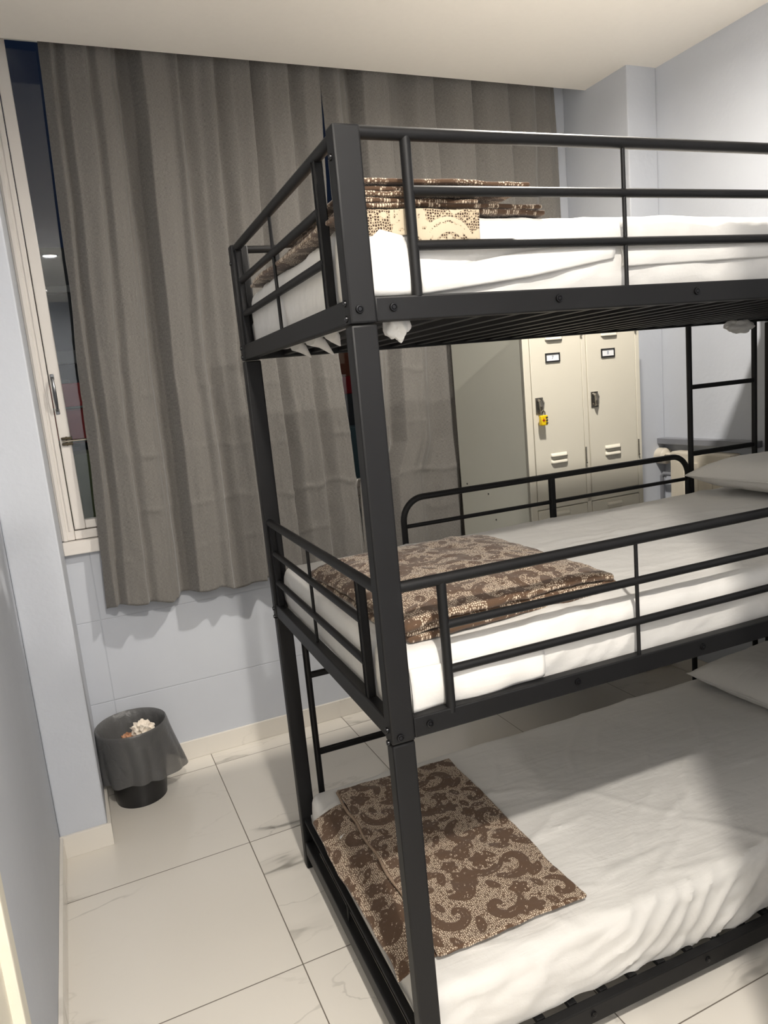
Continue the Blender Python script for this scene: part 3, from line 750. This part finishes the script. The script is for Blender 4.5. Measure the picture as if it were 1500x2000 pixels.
# top bunk: many-layered stack with a pale reversed flap hanging over the side
b3 = empty('folded_blanket', 'layered brown blanket on the top bunk with cream flap hanging down the side', 'blanket', (.26, .30, 1.841), 0, 'folded brown blankets')
def wav(sd, am=.006):
    def f(X, Y, Z): return X, Y, Z + am * math.sin(X * 9 + sd) + (.02 * max(0, X - .36) * math.sin(sd * 3))
    return f
zb = 1.842
for i, (x0, y0, x1, y1, T) in enumerate([(.020, .050, .445, .86, .010), (.045, .045, .430, .62, .008), (.060, .050, .290, .60, .009), (.058, .042, .300, .61, .008), (.070, .055, .395, .60, .009), (.050, .048, .405, .60, .008)]):
    blanket_layer(b3, x0, y0, x1, y1, zb, T, rnd.uniform(-.02, .02), wav(i * 1.3, .0012), (rnd.uniform(0, .3), rnd.uniform(0, .3)), seed=i * 3.1, name='top_layer' if i == 5 else 'folded_layer', step=.006)
    zb += T + .0015
# hanging flap
nx_, nz_ = 90, 34; V = []; F = []; UVs = []; off = Vector(b3.location)
for i in range(nx_ + 1):
    for j in range(nz_ + 1):
        t = j / nz_; x = .055 + .225 * i / nx_; L = .050 + .004 * math.sin(i * .05 + .6) + (.006 if x > .135 else -.010)
        s_ = t * (L + .05)
        if s_ < .05: y, z = .075 - s_, 1.8445
        else:
            q = s_ - .05; y, z = .0255 - .003 * math.sin(x * 40) * min(1, q / .03) , 1.8445 - q
        z -= .004 * fbm(x * 9, 0, 0)
        V.append((x - off.x, y - off.y, z - off.z)); UVs.append((x + .02, s_ + .11))
for i in range(nx_):
    for j in range(nz_): k = i * (nz_ + 1) + j; F.append((k, k + 1, k + nz_ + 2, k + nz_ + 1))
mb = MB(); mb.v = V; mb.f = F; mb.uv = UVs; ua = np.array(UVs); mb.motif = motif_at(ua[:, 0], ua[:, 1])
fo = mb.build('hanging_flap', M['blanket_r'], b3, label='cream reverse side of the blanket hanging down'); q = fo.modifiers.new('thick', 'SOLIDIFY'); q.thickness = .004

# ------------------------------------------------------------------ locker
LU0, LU1, LV0, LV1, LH = 1.188, 1.772, 1.210, 1.765, 1.885
LB = 0.33
lk = empty('metal_locker', 'cream four-door metal locker behind the bunk bed', 'locker', wpos(LU0, LV0, 0), TH)
lw, ld = LU1 - LU0, LV1 - LV0
body = MB().box(.004, .022, LB, lw, ld, LH, .003)
body.build('locker_body', M['locker'], lk)
for lx_ in (.01, lw - .04): MB().box(lx_, ld - .035, 0, lx_ + .03, ld - .005, LB + .002, .002).build('support_leg', M['locker'], lk)
so = MB().box(0, .004, LB, .0035, ld, LH).build('side_panel', M['lockside'], lk, label='grey-green side panel')
for (y_, z_) in ((.50, 1.06), (.32, 1.03), (.40, .93), (.27, .92), (.14, .90)):
    MB().lathe([(0.0001, -.002), (.004, -.002), (.005, 0.001)], 12, (0, y_, z_), 'x').build('rivet', M['dark'], so)
fr = MB().box(0, 0, LB, .030, .022, LH, .002).box(lw - .022, 0, LB, lw, .022, LH, .002).box(lw / 2 - .010, .001, LB, lw / 2 + .012, .022, LH, .002)
for z_ in (LB, LH / 2 + .045, LH - .03): fr.box(.030, .001, z_, lw - .022, .022, z_ + .030, .002)
fr.build('front_frame', M['locker'], lk)
def door(x0, x1, z0, z1, num, zl):
    d = empty_part('locker_door', lk, (x0, 0, z0))
    w_, h_ = x1 - x0, z1 - z0
    pnl = MB().box(.002, -.001, .002, w_ - .002, .020, h_ - .002, .003).build('door_panel', M['locker'], d)
    for zc in (.150, (1.657 - z0) if num else h_ - .085):
        for k in (0, 1, 2) if zc > .3 else (0, 1):
            z_ = zc + k * .027
            cx = w_ / 2 - .008
            m_ = MB(); v = []
            # pressed louvre: a half hood, open below
            n = 14
            for a in range(n + 1):
                t = a / n; x = cx - .042 + .084 * t; e = min(1, min(t, 1 - t) * 8) ** .5
                v += [(x, -.0012, z_ + .016), (x, -.0012 - .008 * e, z_ + .006), (x, -.0012 - .009 * e, z_)]
            f = []
            for a in range(n):
                for b in range(2): k_ = a * 3 + b; f.append((k_, k_ + 1, k_ + 4, k_ + 3))
            m_.add(v, f); lo = m_.build('louver', M['locker'], d)
            lo.modifiers.new('t', 'SOLIDIFY').thickness = .001
            MB().box(cx - .040, -.0018, z_ - .0015, cx + .040, -.0012, z_ + .001).build('louver_gap', M['dark'], d)
    if num:
        lx, lz = w_ / 2 - .018, zl - z0
        fm = MB().box(lx - .035, -.006, lz - .018, lx + .035, -.001, lz - .012, .001).box(lx - .035, -.006, lz + .013, lx + .035, -.001, lz + .018, .001).box(lx - .035, -.006, lz - .012, lx - .030, -.001, lz + .013, .001).box(lx + .030, -.006, lz - .012, lx + .035, -.001, lz + .013, .001)
        fm.build('label_holder', M['labelframe'], d)
        MB().box(lx - .031, -.003, lz - .013, lx + .031, -.0012, lz + .014).build('label_card', M['label'], d)
        tc = bpy.data.curves.new('number', 'FONT'); tc.body = num; tc.size = .019; tc.align_x = 'CENTER'; tc.align_y = 'CENTER'; tc.extrude = .0002
        to = bpy.data.objects.new('number', tc); COL.objects.link(to)
        dg = bpy.context.evaluated_depsgraph_get(); me = bpy.data.meshes.new_from_object(to.evaluated_get(dg)); COL.objects.unlink(to); bpy.data.objects.remove(to)
        me.materials.clear(); me.materials.append(M['ink'])
        tn = bpy.data.objects.new('number', me); link(tn, d); tn.location = (lx, -.0034, lz); tn.rotation_euler = (math.pi / 2, 0, 0)
    # lock hasp near the left edge
    zz = 1.405 - z0 if num else h_ * .5
    hp = MB().tube([(.026, -.002, zz + .026), (.026, -.018, zz + .020), (.028, -.020, zz), (.030, -.018, zz - .016), (.030, -.002, zz - .022)], [.005, .006, .008, .006, .005], 10)
    hp.tube([(.040, -.010, zz + .028), (.047, -.012, zz + .012), (.041, -.014, zz - .014), (.034, -.012, zz - .024)], .003, 8)
    hp.box(.014, -.004, zz - .030, .050, -.001, zz + .034, .002)
    hp.build('lock_hasp', M['chrome'], d)
    for hz_ in (.14, h_ - .18):
        MB().tube([(w_ + .001, -.004, hz_), (w_ + .001, -.004, hz_ + .06)], .003, 8).tube([(w_ + .001, -.005, hz_ - .008), (w_ + .001, -.005, hz_ - .002)], .0042, 8).build('hinge', M['chrome'], d)
    return d
def empty_part(name, parent, loc):
    # a door is a mesh of its own: the thin gap behind the panel
    mb = MB().box(0, .0, 0, .001, .001, .001)
    o = mb.build(name, M['dark'], parent, loc=loc); return o
zm = LH / 2 + .045
for (a, b, n_) in ((.031, lw / 2 - .011, '7'), (lw / 2 + .013, lw - .023, '8')):
    door(a, b, zm + .031, LH - .031, n_, 1.590)
    door(a, b, LB + .031, zm - .001, None, 0)
pk = empty('padlock', 'yellow combination padlock hanging on the left locker door', 'padlock', wpos(LU0 + .063, LV0 - .022, 1.352), TH)
MB().box(-.015, -.010, -.022, .017, .008, .018, .004).build('lock_body', M['yellow'], pk)
MB().tube([(-.009, -.002, .016), (-.009, -.001, .030), (0, 0, .038), (.009, -.001, .030), (.009, -.002, .016)], .0026, 8).build('shackle', M['chrome'], pk)
for k in range(3): MB().box(.006, -.0125, -.016 + k * .011, .015, -.009, -.010 + k * .011, .001).build('dial', M['dark'], pk)
MB().box(-.010, -.0112, -.003, .002, -.0098, .001).box(-.0055, -.0112, -.008, -.0025, -.0098, .006).build('cross_mark', M['red'], pk)

# ------------------------------------------------------------------ radiator, its valve and the ledge above
rd = empty('radiator', 'cream radiator under the grey ledge on the right wall', 'radiator', wpos(UR, .98, 0), TH)
r_ = MB().box(-.085, .06, .45, -.015, .40, 1.115, .010)
r_.build('radiator_panel', M['rad'], rd)
for i in range(4): MB().box(-.091, .075 + i * .078, .50, -.084, .12 + i * .078, 1.07, .003).build('radiator_rib', M['rad'], rd)
MB().box(-.014, .1, .48, -.001, .14, 1.0).box(-.014, .3, .48, -.001, .34, 1.0).build('bracket', M['rad'], rd)
MB().tube([(-.05, .42, 1.0), (-.05, .47, 1.0), (-.05, .485, .985), (-.05, .485, .02)], .010, 12).build('pipe', M['ledge'], rd)
MB().lathe([(.0001, -.030), (.032, -.030), (.039, -.024), (.039, .022), (.032, .030), (.018, .034), (.018, .06)], 32, (-.036, .490, 1.084), 'y').build('valve_knob', M['rad'], rd)
MB().lathe([(.0001, .032), (.019, .032), (.022, .030)], 32, (-.036, .490, 1.084), 'y').build('valve_cap', M['facade2'], rd)
MB().tube([(-.052, .47, 1.084), (-.052, .43, 1.084), (-.05, .40, 1.084)], .010, 12).build('valve_stem', M['chrome'], rd)
lg = MB().box(-.050, -.03, 1.142, 0, .557, 1.170, .003).build('wall_ledge', M['ledge']); lg.location = wpos(UR, .98, 0); lg.rotation_euler = (0, 0, TH)
tag(lg, 'narrow grey ledge above the radiator on the right wall', 'ledge')

# ------------------------------------------------------------------ waste bin
BU, BV = -.414, 1.738
bn = empty('waste_bin', 'small round black waste bin standing in the corner under the curtain', 'bin', wpos(BU, BV, 0), TH)
MB().lathe([(.0001, .004), (.090, .004), (.099, .010), (.129, .285), (.132, .301), (.127, .301), (.092, .014), (.0001, .014)], 56).build('bin_body', M['binb'], bn)
MB().lathe([(.094, .0), (.098, .0), (.0985, .012), (.096, .012)], 56).build('base_ring', M['binb'], bn)
bg = MB(); n = 120; rows = []
BINS = 1.04
prof = [(.070, .10, .15), (.095, .16, .3), (.107, .22, .25), (.118, .285, .12), (.131, .300, .08), (.1345, .306, .03), (.139, .300, .05), (.1405, .270, .22), (.1415, .225, .40), (.1425, .180, .55), (.143, .140, .75), (.140, .108, 1.0)]
for (r, z, am) in prof:
    row = []
    for j in range(n):
        a = 2 * math.pi * j / n; ca, sa = math.cos(a), math.sin(a)
        q = .016 * am * (abs(math.sin(a * 6.5 + 2 * mnoise.noise(Vector((ca, sa, z * 3))))) - .5) + .010 * am * mnoise.noise(Vector((ca * 2.5, sa * 2.5, z * 9)))
        out = max(0, ca * .98 - sa * .15) ** 7 * max(0, (.28 - z)) * .30 if r > .138 else 0
        dz = (-.018 * mnoise.noise(Vector((ca * 2, sa * 2, 4))) - .02 * max(0, ca) ** 2) * am * .6 if r > .136 else 0
        row.append(((r + q + out) * ca, (r + q + out) * sa, z * BINS + dz))
    rows.append(row)
V = [p_ for r_ in rows for p_ in r_]
F = [(i * n + j, i * n + (j + 1) % n, (i + 1) * n + (j + 1) % n, (i + 1) * n + j) for i in range(len(rows) - 1) for j in range(n)]
bg.add(V, F); bgo = bg.build('bin_liner', M['bag'], loc=wpos(BU, BV, 0), rz=TH)
bgo.modifiers.new('sub', 'SUBSURF').render_levels = 1
tag(bgo, 'grey translucent plastic bag lining the black waste bin', 'bin bag')
def crumple(name, label, u, v, z, r, mat, sd, sq):
    bm = bmesh.new(); bmesh.ops.create_icosphere(bm, subdivisions=4, radius=1)
    for q in bm.verts:
        n_ = q.co.normalized(); k = 1 - .5 * abs(mnoise.noise(n_ * 2.2 + Vector((sd, 0, 0)))) * 1.6 + .25 * mnoise.noise(n_ * 4 + Vector((sd, 5, 0)))
        q.co = Vector((n_.x * sq[0], n_.y * sq[1], n_.z * sq[2])) * r * k
    o = MB().frombm(bm).build(name, mat, loc=wpos(u, v, z), rz=TH); tag(o, label, 'rubbish'); return o
crumple('crumpled_tissue', 'crumpled white tissue on top of the rubbish in the bin', BU + .040, BV - .005, .268, .050, M['tissue'], 1.0, (1, .8, 1.0))
crumple('crumpled_wrapper', 'crumpled brown wrapper beside the tissue in the bin', BU - .015, BV - .01, .235, .055, M['kraft'], 5.0, (1, 1, .8))
crumple('crumpled_paper', 'crumpled pale paper at the bottom of the bin', BU + .01, BV + .005, .150, .062, M['tissue'], 9.0, (1, 1, 1))
